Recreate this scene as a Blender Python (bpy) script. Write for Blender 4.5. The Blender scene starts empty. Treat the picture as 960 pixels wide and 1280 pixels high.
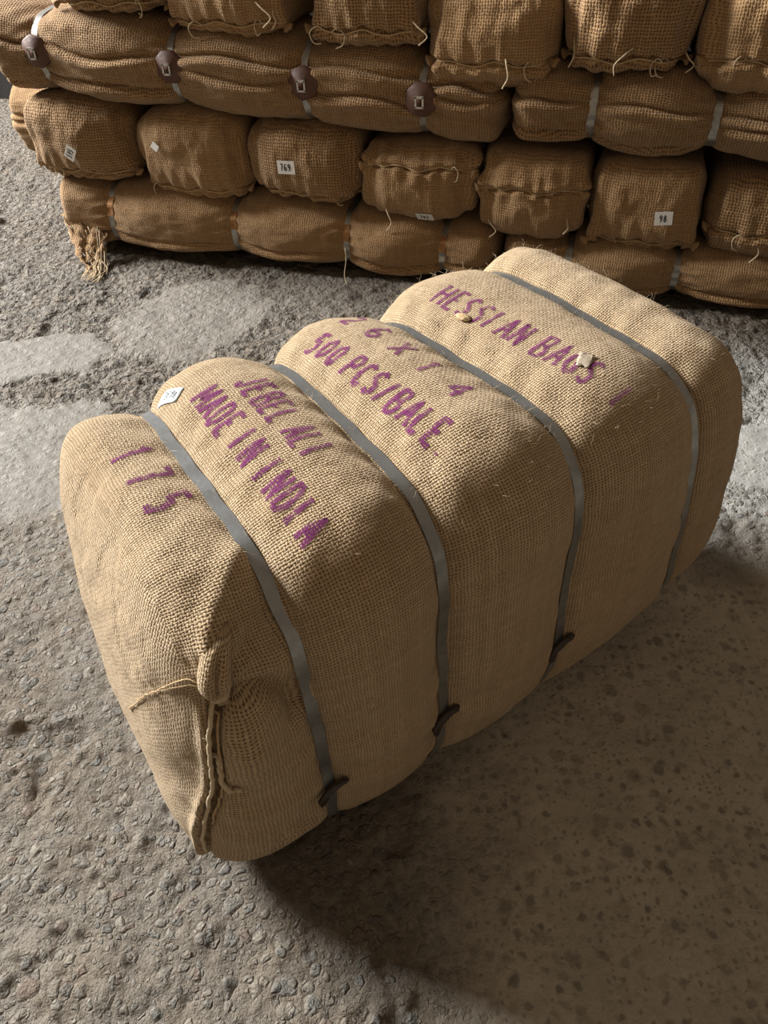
import bpy, bmesh, math, random
import numpy as np
from mathutils import Vector, Matrix, noise
from mathutils.bvhtree import BVHTree

C = bpy.context.scene.collection
random.seed(7)

# ------------------------------------------------------------------ camera
CAM_H, PITCH, ROLL, F_PX = 1.24, 0.742, 0.04, 962.0
fw = Vector((0, math.cos(PITCH), -math.sin(PITCH)))
rt = Vector((1, 0, 0)); dn = fw.cross(rt)
r2 = rt*math.cos(ROLL) + dn*math.sin(ROLL)
d2 = -rt*math.sin(ROLL) + dn*math.cos(ROLL)
cam_data = bpy.data.cameras.new('camera'); cam = bpy.data.objects.new('camera', cam_data); C.objects.link(cam)
rot = Matrix((r2, -d2, -fw)).transposed()
cam.matrix_world = Matrix.Translation((0, 0, CAM_H)) @ rot.to_4x4()
cam_data.sensor_fit = 'VERTICAL'; cam_data.sensor_height = 24.0
cam_data.lens = F_PX*24.0/1280.0
cam_data.clip_start = 0.02; cam_data.clip_end = 50
bpy.context.scene.camera = cam

# ------------------------------------------------------------------ light
w = bpy.data.worlds.new('world'); bpy.context.scene.world = w; w.use_nodes = True
w.node_tree.nodes['Background'].inputs[0].default_value = (1.0, 0.77, 0.55, 1)
w.node_tree.nodes['Background'].inputs[1].default_value = 0.23
def area(name, loc, target, sx, sy, power, col):
    L = bpy.data.lights.new(name, 'AREA'); L.shape = 'RECTANGLE'; L.size = sx; L.size_y = sy
    L.energy = power; L.color = col
    o = bpy.data.objects.new(name, L); C.objects.link(o); o.location = loc
    o.rotation_euler = (Vector(target)-Vector(loc)).to_track_quat('-Z', 'Y').to_euler()
    return o
area('doorway_daylight', (-7.15, 5.2, 4.4), (0.0, 1.2, 0.3), 3.6, 2.6, 3150, (1.0, 0.985, 0.96))
vs = bpy.context.scene.view_settings
vs.view_transform = 'Standard'; vs.look = 'None'; vs.gamma = 1.0; vs.use_curve_mapping = False; vs.exposure = 0.0

# ------------------------------------------------------------------ helpers
def tag(o, label=None, cat=None, group=None, kind=None):
    if label: o['label'] = label
    if cat: o['category'] = cat
    if group: o['group'] = group
    if kind: o['kind'] = kind
    return o

def empty(name, M, label, cat, group=None):
    o = bpy.data.objects.new(name, None); C.objects.link(o); o.matrix_world = M
    o.empty_display_size = 0.1
    return tag(o, label, cat, group)

def mesh_obj(name, V, F, mat, parent=None, uv=None, smooth=True):
    me = bpy.data.meshes.new(name)
    me.from_pydata([tuple(v) for v in V], [], F)
    if mat: me.materials.append(mat)
    if uv is not None:
        l = me.uv_layers.new(name='UVMap'); l.data.foreach_set('uv', np.asarray(uv, dtype=np.float32).ravel())
    if smooth: me.polygons.foreach_set('use_smooth', [True]*len(me.polygons))
    me.update()
    o = bpy.data.objects.new(name, me); C.objects.link(o)
    if parent: o.parent = parent
    return o

def smoothstep(a, b, x):
    t = np.clip((x-a)/(b-a), 0, 1); return t*t*(3-2*t)

def hsh(ix, iy, s):
    n = (ix.astype(np.int64)*374761393 + iy.astype(np.int64)*668265263 + s*2147483647) & 0xffffffff
    n = ((n ^ (n >> 13))*1274126177) & 0xffffffff
    return ((n ^ (n >> 16)) & 0xffffff)/float(0xffffff)
def vn(x, y, s=0):
    ix = np.floor(x); iy = np.floor(y); fx = x-ix; fy = y-iy
    ux = fx*fx*(3-2*fx); uy = fy*fy*(3-2*fy)
    a = hsh(ix, iy, s); b = hsh(ix+1, iy, s); c = hsh(ix, iy+1, s); d = hsh(ix+1, iy+1, s)
    return (a*(1-ux)+b*ux)*(1-uy)+(c*(1-ux)+d*ux)*uy
def fbm(x, y, s=0, o=4):
    t = 0; a = 0.5
    for k in range(o):
        t = t + a*vn(x, y, s+k*17); x = x*2.03+5.1; y = y*2.03+1.7; a *= 0.5
    return t/(1-0.5**o)
def worley(x, y, s=0):
    ix = np.floor(x); iy = np.floor(y); best = np.full(x.shape, 9.0); idv = np.zeros(x.shape)
    for dx in (-1, 0, 1):
        for dy in (-1, 0, 1):
            cx = ix+dx; cy = iy+dy
            d = np.hypot(cx+hsh(cx, cy, s)-x, cy+hsh(cx, cy, s+5)-y)
            m = d < best; best = np.where(m, d, best); idv = np.where(m, hsh(cx, cy, s+9), idv)
    return best, idv

def tube(points, r, mat, name, parent=None, n=6, taper=0.0):
    P = [Vector(p) for p in points]; V = []; Fc = []
    prev = None
    for i, p in enumerate(P):
        t = (P[min(i+1, len(P)-1)]-P[max(i-1, 0)]).normalized()
        u = prev - t*prev.dot(t) if prev else t.orthogonal()
        if u.length < 1e-6: u = t.orthogonal()
        u.normalize(); prev = u; v = t.cross(u)
        rr = r*(1-taper*i/(len(P)-1))
        for k in range(n):
            a = 2*math.pi*k/n; V.append(p+u*(rr*math.cos(a))+v*(rr*math.sin(a)))
    for i in range(len(P)-1):
        for k in range(n):
            Fc.append((i*n+k, i*n+(k+1) % n, (i+1)*n+(k+1) % n, (i+1)*n+k))
    Fc.append(tuple(range(n))[::-1]); Fc.append(tuple((len(P)-1)*n+k for k in range(n)))
    if name is None: return V, Fc
    return mesh_obj(name, V, Fc, mat, parent)

def catmull(pts, m=8):
    P = [Vector(p) for p in pts]; P = [P[0]*2-P[1]]+P+[P[-1]*2-P[-2]]; out = []
    for i in range(1, len(P)-2):
        for k in range(m):
            t = k/m
            out.append(0.5*((2*P[i])+(P[i+1]-P[i-1])*t+(2*P[i-1]-5*P[i]+4*P[i+1]-P[i+2])*t*t+(3*P[i]-P[i-1]-3*P[i+1]+P[i+2])*t**3))
    out.append(P[-2]); return out

# ------------------------------------------------------------------ materials
class NT:
    def __init__(s, name):
        s.m = bpy.data.materials.new(name); s.m.use_nodes = True; s.t = s.m.node_tree
        s.b = s.t.nodes['Principled BSDF']; s.out = s.t.nodes['Material Output']
    def n(s, ty, **kw):
        x = s.t.nodes.new(ty)
        for k, v in kw.items(): setattr(x, k, v)
        return x
    def set(s, sock, v):
        if isinstance(v, bpy.types.NodeSocket): s.t.links.new(v, sock)
        else: sock.default_value = v
    def math(s, op, a, b=None, c=None, clamp=False):
        x = s.n('ShaderNodeMath', operation=op, use_clamp=clamp); s.set(x.inputs[0], a)
        if b is not None: s.set(x.inputs[1], b)
        if c is not None: s.set(x.inputs[2], c)
        return x.outputs[0]
    def noise(s, vec, scale, detail=3, rough=0.5, dist=0.0):
        x = s.n('ShaderNodeTexNoise'); s.set(x.inputs['Vector'], vec); x.inputs['Scale'].default_value = scale
        x.inputs['Detail'].default_value = detail; x.inputs['Roughness'].default_value = rough
        x.inputs['Distortion'].default_value = dist; return x.outputs[0]
    def mix(s, f, a, b, blend='MIX'):
        x = s.n('ShaderNodeMix', data_type='RGBA', blend_type=blend); s.set(x.inputs[0], f)
        s.set(x.inputs[6], a); s.set(x.inputs[7], b); return x.outputs[2]
    def ramp(s, v, a, b, lo=0.0, hi=1.0):
        x = s.n('ShaderNodeMapRange', clamp=True); s.set(x.inputs[0], v)
        for i, q in zip((1, 2, 3, 4), (a, b, lo, hi)): s.set(x.inputs[i], q)
        return x.outputs[0]
    def sep(s, v):
        x = s.n('ShaderNodeSeparateXYZ'); s.set(x.inputs[0], v); return x.outputs
    def comb(s, a, b, c=0.0):
        x = s.n('ShaderNodeCombineXYZ'); s.set(x.inputs[0], a); s.set(x.inputs[1], b); s.set(x.inputs[2], c); return x.outputs[0]
    def vscale(s, v, f):
        x = s.n('ShaderNodeVectorMath', operation='MULTIPLY'); s.set(x.inputs[0], v); x.inputs[1].default_value = f; return x.outputs[0]

def weave_nodes(m, pitch, wob=0.25):
    uv = m.n('ShaderNodeUVMap').outputs[0]
    dn_ = m.noise(uv, 0.16/pitch, 3, 0.6)
    dn2 = m.noise(m.vscale(uv, (1.3, -0.9, 1)), 0.19/pitch, 3, 0.6)
    u, v, _ = m.sep(uv)
    x = m.math('MULTIPLY_ADD', u, 1/pitch, m.math('MULTIPLY', dn_, wob*6))
    y = m.math('MULTIPLY_ADD', v, 1/pitch, m.math('MULTIPLY', dn2, wob*6))
    sx = m.math('SINE', m.math('MULTIPLY', x, math.pi)); sy = m.math('SINE', m.math('MULTIPLY', y, math.pi))
    A = m.math('POWER', m.math('ABSOLUTE', sx), 0.8); B = m.math('POWER', m.math('ABSOLUTE', sy), 0.8)
    par = m.math('MULTIPLY', m.math('MULTIPLY', sx, sy), 0.35)
    # yarn identity, slubs
    wn = m.n('ShaderNodeTexWhiteNoise', noise_dimensions='1D'); m.set(wn.inputs['W'], m.math('FLOOR', x))
    wm = m.n('ShaderNodeTexWhiteNoise', noise_dimensions='1D'); m.set(wm.inputs['W'], m.math('ADD', m.math('FLOOR', y), 91.3))
    slx = m.noise(m.comb(m.math('FLOOR', x), m.math('MULTIPLY', v, 0.25/pitch)), 1.0, 2)
    sly = m.noise(m.comb(m.math('MULTIPLY', u, 0.25/pitch), m.math('FLOOR', y), 7.0), 1.0, 2)
    hA = m.math('MULTIPLY', A, m.math('ADD', 0.8, par)); hB = m.math('MULTIPLY', B, m.math('SUBTRACT', 0.8, par))
    hA = m.math('MULTIPLY', hA, m.ramp(slx, 0.3, 0.7, 0.75, 1.1)); hB = m.math('MULTIPLY', hB, m.ramp(sly, 0.3, 0.7, 0.75, 1.1))
    H = m.math('MAXIMUM', hA, hB)
    yarn = m.math('MULTIPLY', m.math('ADD', wn.outputs[0], wm.outputs[0]), 0.5)
    return uv, H, yarn, x, y

def burlap(name, pitch, light, mid, hole, bump=0.6, open_=0.5, dirt=0.3):
    m = NT(name)
    uv, H, yarn, x, y = weave_nodes(m, pitch)
    obj = m.n('ShaderNodeTexCoord').outputs['Object']
    big = m.noise(obj, 3.0, 4, 0.6); med = m.noise(obj, 22.0, 4, 0.65)
    fib = m.noise(m.vscale(uv, (1, 1, 1)), 1.6/pitch, 3, 0.7)
    c = m.mix(m.ramp(yarn, 0.1, 0.9), mid, light)
    c = m.mix(m.ramp(fib, 0.35, 0.7, 0, 0.55), c, tuple(v*0.72 for v in mid[:3])+(1,))
    c = m.mix(m.ramp(med, 0.45, 0.75, 0, dirt), c, tuple(v*0.7 for v in mid[:3])+(1,))
    c = m.mix(m.ramp(big, 0.35, 0.7, 0, dirt), c, (mid[0]*0.85, mid[1]*0.72, mid[2]*0.58, 1))
    c = m.mix(m.ramp(H, open_*0.45, open_+0.18, 1, 0), c, hole)
    m.set(m.b.inputs['Base Color'], c)
    m.b.inputs['Roughness'].default_value = 0.9
    m.b.inputs['Specular IOR Level'].default_value = 0.15
    m.b.inputs['Sheen Weight'].default_value = 0.25; m.b.inputs['Sheen Roughness'].default_value = 0.5
    m.b.inputs['Sheen Tint'].default_value = (1, 0.9, 0.75, 1)
    bp = m.n('ShaderNodeBump'); bp.inputs['Strength'].default_value = bump; bp.inputs['Distance'].default_value = pitch*0.5
    m.set(bp.inputs['Height'], m.math('ADD', H, m.math('MULTIPLY', fib, 0.35)))
    bp2 = m.n('ShaderNodeBump'); bp2.inputs['Strength'].default_value = 0.5; bp2.inputs['Distance'].default_value = 0.012
    m.set(bp2.inputs['Height'], med); m.set(bp.inputs['Normal'], bp2.outputs[0])
    m.set(m.b.inputs['Normal'], bp.outputs[0])
    return m.m

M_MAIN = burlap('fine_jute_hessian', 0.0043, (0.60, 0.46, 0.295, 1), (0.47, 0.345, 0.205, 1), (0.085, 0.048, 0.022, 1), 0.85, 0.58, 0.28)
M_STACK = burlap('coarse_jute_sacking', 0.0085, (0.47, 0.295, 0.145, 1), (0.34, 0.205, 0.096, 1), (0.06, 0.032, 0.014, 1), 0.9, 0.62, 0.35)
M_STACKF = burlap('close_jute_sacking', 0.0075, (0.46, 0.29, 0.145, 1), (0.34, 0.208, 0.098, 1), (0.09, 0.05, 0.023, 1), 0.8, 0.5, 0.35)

def simple(name, col, rough=0.6, metal=0.0, nscale=60, var=0.25, bump=0.1, bdist=0.002):
    m = NT(name); obj = m.n('ShaderNodeTexCoord').outputs['Object']
    nz = m.noise(obj, nscale, 4, 0.6)
    c = m.mix(m.ramp(nz, 0.3, 0.75), col, tuple(v*(1-var) for v in col[:3])+(1,))
    m.set(m.b.inputs['Base Color'], c); m.b.inputs['Metallic'].default_value = metal
    m.set(m.b.inputs['Roughness'], m.ramp(nz, 0.3, 0.7, rough*0.85, min(1, rough*1.2)))
    bp = m.n('ShaderNodeBump'); bp.inputs['Strength'].default_value = bump; bp.inputs['Distance'].default_value = bdist
    m.set(bp.inputs['Height'], nz); m.set(m.b.inputs['Normal'], bp.outputs[0]); return m.m
M_STEEL = simple('galvanised_steel_tape', (0.36, 0.375, 0.38, 1), 0.36, 0.8, 45, 0.35, 0.25, 0.002)
M_STEEL_OLD = simple('weathered_steel_tape', (0.46, 0.46, 0.44, 1), 0.45, 0.85, 60, 0.4, 0.3)
M_RUST = simple('rusted_steel', (0.42, 0.22, 0.09, 1), 0.6, 0.6, 90, 0.4, 0.3)
M_PAD = simple('brown_rubber_pad', (0.10, 0.042, 0.024, 1), 0.6, 0, 80, 0.3, 0.2)
M_DARKPAD = simple('black_brown_pad', (0.035, 0.022, 0.017, 1), 0.5, 0, 80, 0.3, 0.2)
M_CLIP = simple('bright_metal_clip', (0.62, 0.60, 0.55, 1), 0.3, 1.0, 120, 0.2, 0.2)
M_CORD = simple('jute_cord', (0.52, 0.37, 0.20, 1), 0.9, 0, 300, 0.35, 0.6, 0.002)
M_EAR = simple('sacking_ear', (0.36, 0.225, 0.11, 1), 0.95, 0, 260, 0.45, 0.8, 0.003)
M_CORDP = simple('pale_jute_cord', (0.62, 0.50, 0.33, 1), 0.9, 0, 300, 0.3, 0.6, 0.002)
M_PAPER = simple('white_paper_tag', (0.80, 0.80, 0.78, 1), 0.7, 0, 50, 0.06, 0.1)
M_PAPERB = simple('bluish_white_tag', (0.70, 0.82, 0.84, 1), 0.6, 0, 50, 0.06, 0.1)
M_PRINT = simple('black_printing', (0.03, 0.035, 0.04, 1), 0.7, 0, 50, 0.1, 0.0)
M_POLY = simple('torn_film', (0.44, 0.37, 0.28, 1), 0.5, 0, 200, 0.2, 0.4)

def ink_mat(name, col, dens):
    m = NT(name)
    uv, H, yarn, x, y = weave_nodes(m, 0.0043)
    nz = m.noise(uv, 90, 4, 0.7)
    a = m.math('MULTIPLY', m.ramp(H, 0.35, 0.7), m.ramp(nz, 0.40-dens*0.12, 0.60-dens*0.1, 0.15, 0.92))
    m.set(m.b.inputs['Base Color'], m.mix(yarn, col, tuple(v*0.7 for v in col[:3])+(1,)))
    m.b.inputs['Roughness'].default_value = 0.9; m.b.inputs['Specular IOR Level'].default_value = 0.1
    m.set(m.b.inputs['Alpha'], a)
    return m.m
M_INK = ink_mat('violet_stencil_ink', (0.20, 0.035, 0.145, 1), 1.0)
M_INKF = ink_mat('faded_violet_ink', (0.25, 0.07, 0.19, 1), 0.55)

def floor_mat():
    m = NT('rough_concrete')
    obj = m.n('ShaderNodeTexCoord').outputs['Object']
    at = m.n('ShaderNodeAttribute', attribute_name='worn').outputs['Fac']
    fl = m.n('ShaderNodeAttribute', attribute_name='flush_lift').outputs['Fac']
    n1 = m.noise(obj, 1.7, 4, 0.6); n2 = m.noise(obj, 9, 5, 0.6); n3 = m.noise(obj, 60, 5, 0.7); n4 = m.noise(obj, 260, 3, 0.7)
    warp = m.n('ShaderNodeVectorMath', operation='ADD'); m.set(warp.inputs[0], m.vscale(obj, (1, 1, 0)))
    nw = m.n('ShaderNodeTexNoise'); m.set(nw.inputs['Vector'], obj); nw.inputs['Scale'].default_value = 60
    m.set(warp.inputs[1], m.vscale(nw.outputs['Color'], (0.010, 0.010, 0)))
    def stones(scale, keep, seed):
        sh = m.n('ShaderNodeVectorMath', operation='ADD'); m.set(sh.inputs[0], warp.outputs[0]); sh.inputs[1].default_value = (seed, seed*0.7, 0)
        vo = m.n('ShaderNodeTexVoronoi', feature='F1', voronoi_dimensions='2D'); ve = m.n('ShaderNodeTexVoronoi', feature='DISTANCE_TO_EDGE', voronoi_dimensions='2D')
        for q_ in (vo, ve): m.set(q_.inputs['Vector'], sh.outputs[0]); q_.inputs['Scale'].default_value = scale; q_.inputs['Randomness'].default_value = 1.0
        r = m.n('ShaderNodeSeparateColor'); m.set(r.inputs[0], vo.outputs['Color'])
        thr = m.ramp(r.outputs[1], 0, 1, 0.06, 0.24)
        on = m.math('GREATER_THAN', r.outputs[0], 1-keep)
        e = m.math('MINIMUM', m.math('SUBTRACT', ve.outputs['Distance'], thr), m.math('MULTIPLY', m.math('SUBTRACT', m.ramp(r.outputs[2], 0, 1, 0.30, 0.46), vo.outputs['Distance']), 0.8))
        cov = m.math('MULTIPLY', m.ramp(e, 0.0, 0.12), on)
        ring = m.math('MULTIPLY', m.ramp(m.math('ABSOLUTE', m.math('ADD', e, 0.02)), 0.0, 0.05, 1, 0), on)
        return cov, ring, r.outputs[2]
    c1, g1, id1 = stones(42, 0.55, 0.0)
    c2, g2, id2 = stones(85, 0.5, 3.1)
    c3, g3, id3 = stones(24, 0.28, 7.7)
    rough = m.math('SUBTRACT', 1.0, at)
    cem = m.mix(m.ramp(n1, 0.35, 0.65), (0.155, 0.132, 0.103, 1), (0.215, 0.193, 0.160, 1))
    cem = m.mix(m.ramp(n2, 0.45, 0.72, 0, 0.6), cem, (0.185, 0.138, 0.092, 1))
    cem = m.mix(m.ramp(n3, 0.42, 0.75, 0, 0.6), cem, (0.115, 0.092, 0.07, 1))
    cem = m.mix(m.math('MULTIPLY', at, 0.65), cem, m.mix(m.ramp(n2, 0.4, 0.7), (0.165, 0.155, 0.138, 1), (0.140, 0.138, 0.128, 1)))
    flc = m.mix(m.ramp(n2, 0.35, 0.7), (0.37, 0.335, 0.275, 1), (0.46, 0.41, 0.335, 1))  # flush concrete, its colour lightened to lift the floor in the bale's shadow
    cr = m.n('ShaderNodeAttribute', attribute_name='crust').outputs['Fac']
    pl = m.n('ShaderNodeAttribute', attribute_name='pale').outputs['Fac']
    n5 = m.noise(obj, 48, 3, 0.6)
    cem = m.mix(m.math('MULTIPLY', cr, m.ramp(n5, 0.50, 0.64, 0, 0.7)), cem, (0.075, 0.055, 0.042, 1))
    cem = m.mix(m.math('MULTIPLY', pl, 0.8), cem, (0.36, 0.36, 0.34, 1))  # lit floor beyond the bale's right end, painted as paler cement
    cem = m.mix(fl, cem, flc)
    def scol(i):
        a = m.mix(m.ramp(i, 0.2, 0.8), (0.245, 0.222, 0.182, 1), (0.135, 0.138, 0.132, 1))
        a = m.mix(m.math('GREATER_THAN', i, 0.9), a, (0.20, 0.15, 0.12, 1))
        b = m.mix(i, (0.10, 0.088, 0.07, 1), (0.34, 0.30, 0.24, 1))
        return m.mix(fl, a, b)
    col = cem
    keep = m.math('SUBTRACT', 1.0, m.math('MULTIPLY', at, 0.8))
    for cc, ii, k in ((c3, id3, 0.65), (c1, id1, 0.7), (c2, id2, 0.6)):
        col = m.mix(m.math('MULTIPLY', m.math('MULTIPLY', cc, k), keep), col, scol(ii))
    m.set(m.b.inputs['Base Color'], col)
    m.set(m.b.inputs['Roughness'], m.ramp(n3, 0.3, 0.7, 0.55, 0.85))
    m.b.inputs['Specular IOR Level'].default_value = 0.3
    h = m.math('MULTIPLY', m.math('ADD', m.math('MULTIPLY', c1, 0.55), m.math('ADD', m.math('MULTIPLY', c2, 0.35), m.math('MULTIPLY', c3, 0.55))), m.ramp(fl, 0, 1, 1.0, -0.15))
    h = m.math('SUBTRACT', h, m.math('MULTIPLY', m.math('ADD', m.math('ADD', g1, m.math('MULTIPLY', g2, 0.6)), g3), 0.12))
    rid = m.math('ABSOLUTE', m.math('SUBTRACT', n3, 0.5))
    h = m.math('SUBTRACT', h, m.math('MULTIPLY', cr, m.ramp(n5, 0.46, 0.62, 0, 2.4))); h = m.math('ADD', h, m.math('MULTIPLY', n3, 1.6)); h = m.math('ADD', h, m.math('MULTIPLY', n4, 0.5))
    h = m.math('SUBTRACT', h, m.math('MULTIPLY', m.ramp(rid, 0, 0.06, 1, 0), 0.08))
    h = m.math('MULTIPLY', h, m.math('MULTIPLY', m.ramp(at, 0, 1, 1.0, 0.22), m.ramp(fl, 0, 1, 1.0, 0.45)))
    bp = m.n('ShaderNodeBump'); bp.inputs['Strength'].default_value = 1.0; bp.inputs['Distance'].default_value = 0.0075
    m.set(bp.inputs['Height'], h); m.set(m.b.inputs['Normal'], bp.outputs[0])
    return m.m
M_FLOOR = floor_mat()
M_WALL = simple('shade_painted_plaster', (0.014, 0.012, 0.010, 1), 0.9, 0, 6, 0.4, 0.5, 0.01)  # near-black base colour stands in for the shade on the back wall

# ------------------------------------------------------------------ floor
def ax_coords(a, b, fa, fb, fine, coarse):
    out = list(np.arange(a, fa, coarse))+list(np.arange(fa, fb, fine))+list(np.arange(fb, b+coarse, coarse)); return np.array(out)
xs = ax_coords(-5, 6.5, -1.9, 1.55, 0.0058, 0.06)
ys = np.array(list(np.arange(-1.0, 0.15, 0.06))+list(np.arange(0.15, 1.6, 0.0052))+list(np.arange(1.6, 3.3, 0.008))+list(np.arange(3.3, 5.6, 0.05)))
X, Y = np.meshgrid(xs, ys)
def blob(cx, cy, rx, ry, rot=0.0, ed=0.12, s=3):
    c, n_ = math.cos(rot), math.sin(rot); dx = X-cx; dy = Y-cy
    q = np.hypot((dx*c+dy*n_)/rx, (-dx*n_+dy*c)/ry) + (fbm(X*7, Y*7, s)-0.5)*0.8
    return 1-smoothstep(1-ed, 1+ed, q)
worn = np.maximum.reduce([blob(-1.02, 1.62, 0.38, 0.24, 0.1, s=3), blob(-1.12, 2.12, 0.30, 0.13, 0.1, s=11), blob(-0.62, 2.33, 0.26, 0.24, 0.5, s=21)*0.8,
                          blob(0.98, 1.50, 0.14, 0.13, 0, 0.05, s=31), blob(1.02, 1.19, 0.13, 0.10, 0, 0.05, s=33), blob(-0.55, 1.0, 0.1, 0.2, 0, s=41)*0.4, blob(-0.1, 2.5, 0.3, 0.2, 0, s=43)*0.4])
flush_lift = smoothstep(-0.12, 0.22, X-(1.15-Y)*0.10+0.03+(fbm(X*5, Y*5, 77)-0.5)*0.25)*(1-smoothstep(1.0, 1.3, Y+(fbm(X*4, Y*4, 78)-0.5)*0.3))
rough = (1-0.85*worn)*(1-0.72*flush_lift)
far = smoothstep(1.35, 1.9, Y)
g = fbm(X*26, Y*26, 1, 3)-0.5
g2 = fbm(X*11, Y*11, 2, 3)-0.5
w1, i1 = worley(X*34+fbm(X*30, Y*30, 4), Y*34, 5)
w2, i2 = worley(X*55, Y*55+fbm(X*40, Y*40, 6), 8)
peb = np.where(i1 > 0.45, smoothstep(0.5, 0.1, w1), 0)*0.0032 + np.where(i2 > 0.4, smoothstep(0.5, 0.1, w2), 0)*0.0022
pit = -smoothstep(0.66, 0.80, fbm(X*6.5, Y*6.5, 55, 3))*0.012
lines = np.sin((X*math.cos(0.9)+Y*math.sin(0.9))*170+fbm(X*6, Y*6, 66)*12)*0.0012*smoothstep(0.45, 0.6, fbm(X*3, Y*3, 67))*(Y > 1.6)
Z = rough*(g*0.014*(1+0.5*far)+g2*0.012*(1+0.3*far)+peb+pit)+lines+worn*0.005*(1+far) + worn*g*0.0022
Z -= 0.002
crack = np.abs(Y-(1.93+0.03*np.sin(X*9)+(fbm(X*8, Y*2, 91)-0.5)*0.12)); Z -= np.where(X < -0.45, smoothstep(0.012, 0.0, crack)*0.006, 0)
# flat beds below the bale and the stack so that things sit on the surface
N0, N1 = X.shape
me = bpy.data.meshes.new('floor')
me.vertices.add(N0*N1); me.vertices.foreach_set('co', np.stack([X, Y, Z], -1).astype(np.float32).ravel())
idx = np.arange(N0*N1).reshape(N0, N1)
q = np.stack([idx[:-1, :-1], idx[:-1, 1:], idx[1:, 1:], idx[1:, :-1]], -1).reshape(-1, 4)
me.loops.add(q.size); me.loops.foreach_set('vertex_index', q.ravel().astype(np.int32))
me.polygons.add(len(q)); me.polygons.foreach_set('loop_start', (np.arange(len(q))*4).astype(np.int32))
me.update(calc_edges=True); me.validate()
me.polygons.foreach_set('use_smooth', [True]*len(me.polygons))
crust = np.clip(far*(1-worn)*(1-smoothstep(0.3, 1.0, X)*0.4), 0, 1); pale = np.clip(blob(1.05, 1.55, 0.42, 0.42, 0, 0.2, s=71), 0, 1)*(1-flush_lift)  # pale: mask of the painted light pool at right
for nm, arr in (('worn', worn), ('flush_lift', flush_lift), ('crust', crust), ('pale', pale)):
    a_ = me.attributes.new(nm, 'FLOAT', 'POINT'); a_.data.foreach_set('value', arr.astype(np.float32).ravel())
me.materials.append(M_FLOOR)
fo = bpy.data.objects.new('floor', me); C.objects.link(fo); tag(fo, 'rough worn concrete floor with exposed pebbles', kind='structure')

# stack frame: T along the face, N away from the camera
P0 = Vector((-0.993, 2.851, 0)); T = Vector((0.9585, -0.285, 0)).normalized(); Nn = Vector((0.285, 0.9585, 0)).normalized()
def wp(t, d, z): return P0+T*t+Nn*d+Vector((0, 0, z))
def box_v(c0, ux, uy, uz): return [c0+ux*i+uy*j+uz*k for k in (0, 1) for j in (0, 1) for i in (0, 1)]
BF = [(0, 2, 3, 1), (4, 5, 7, 6), (0, 1, 5, 4), (2, 6, 7, 3), (0, 4, 6, 2), (1, 3, 7, 5)]
wb = mesh_obj('wall_back', box_v(wp(-3.6, 1.9, -0.02), T*11, Nn*0.15, Vector((0, 0, 2.8))), BF, M_WALL, smooth=False)
tag(wb, 'plaster wall behind the stack, shade painted into its colour', kind='structure')

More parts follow.
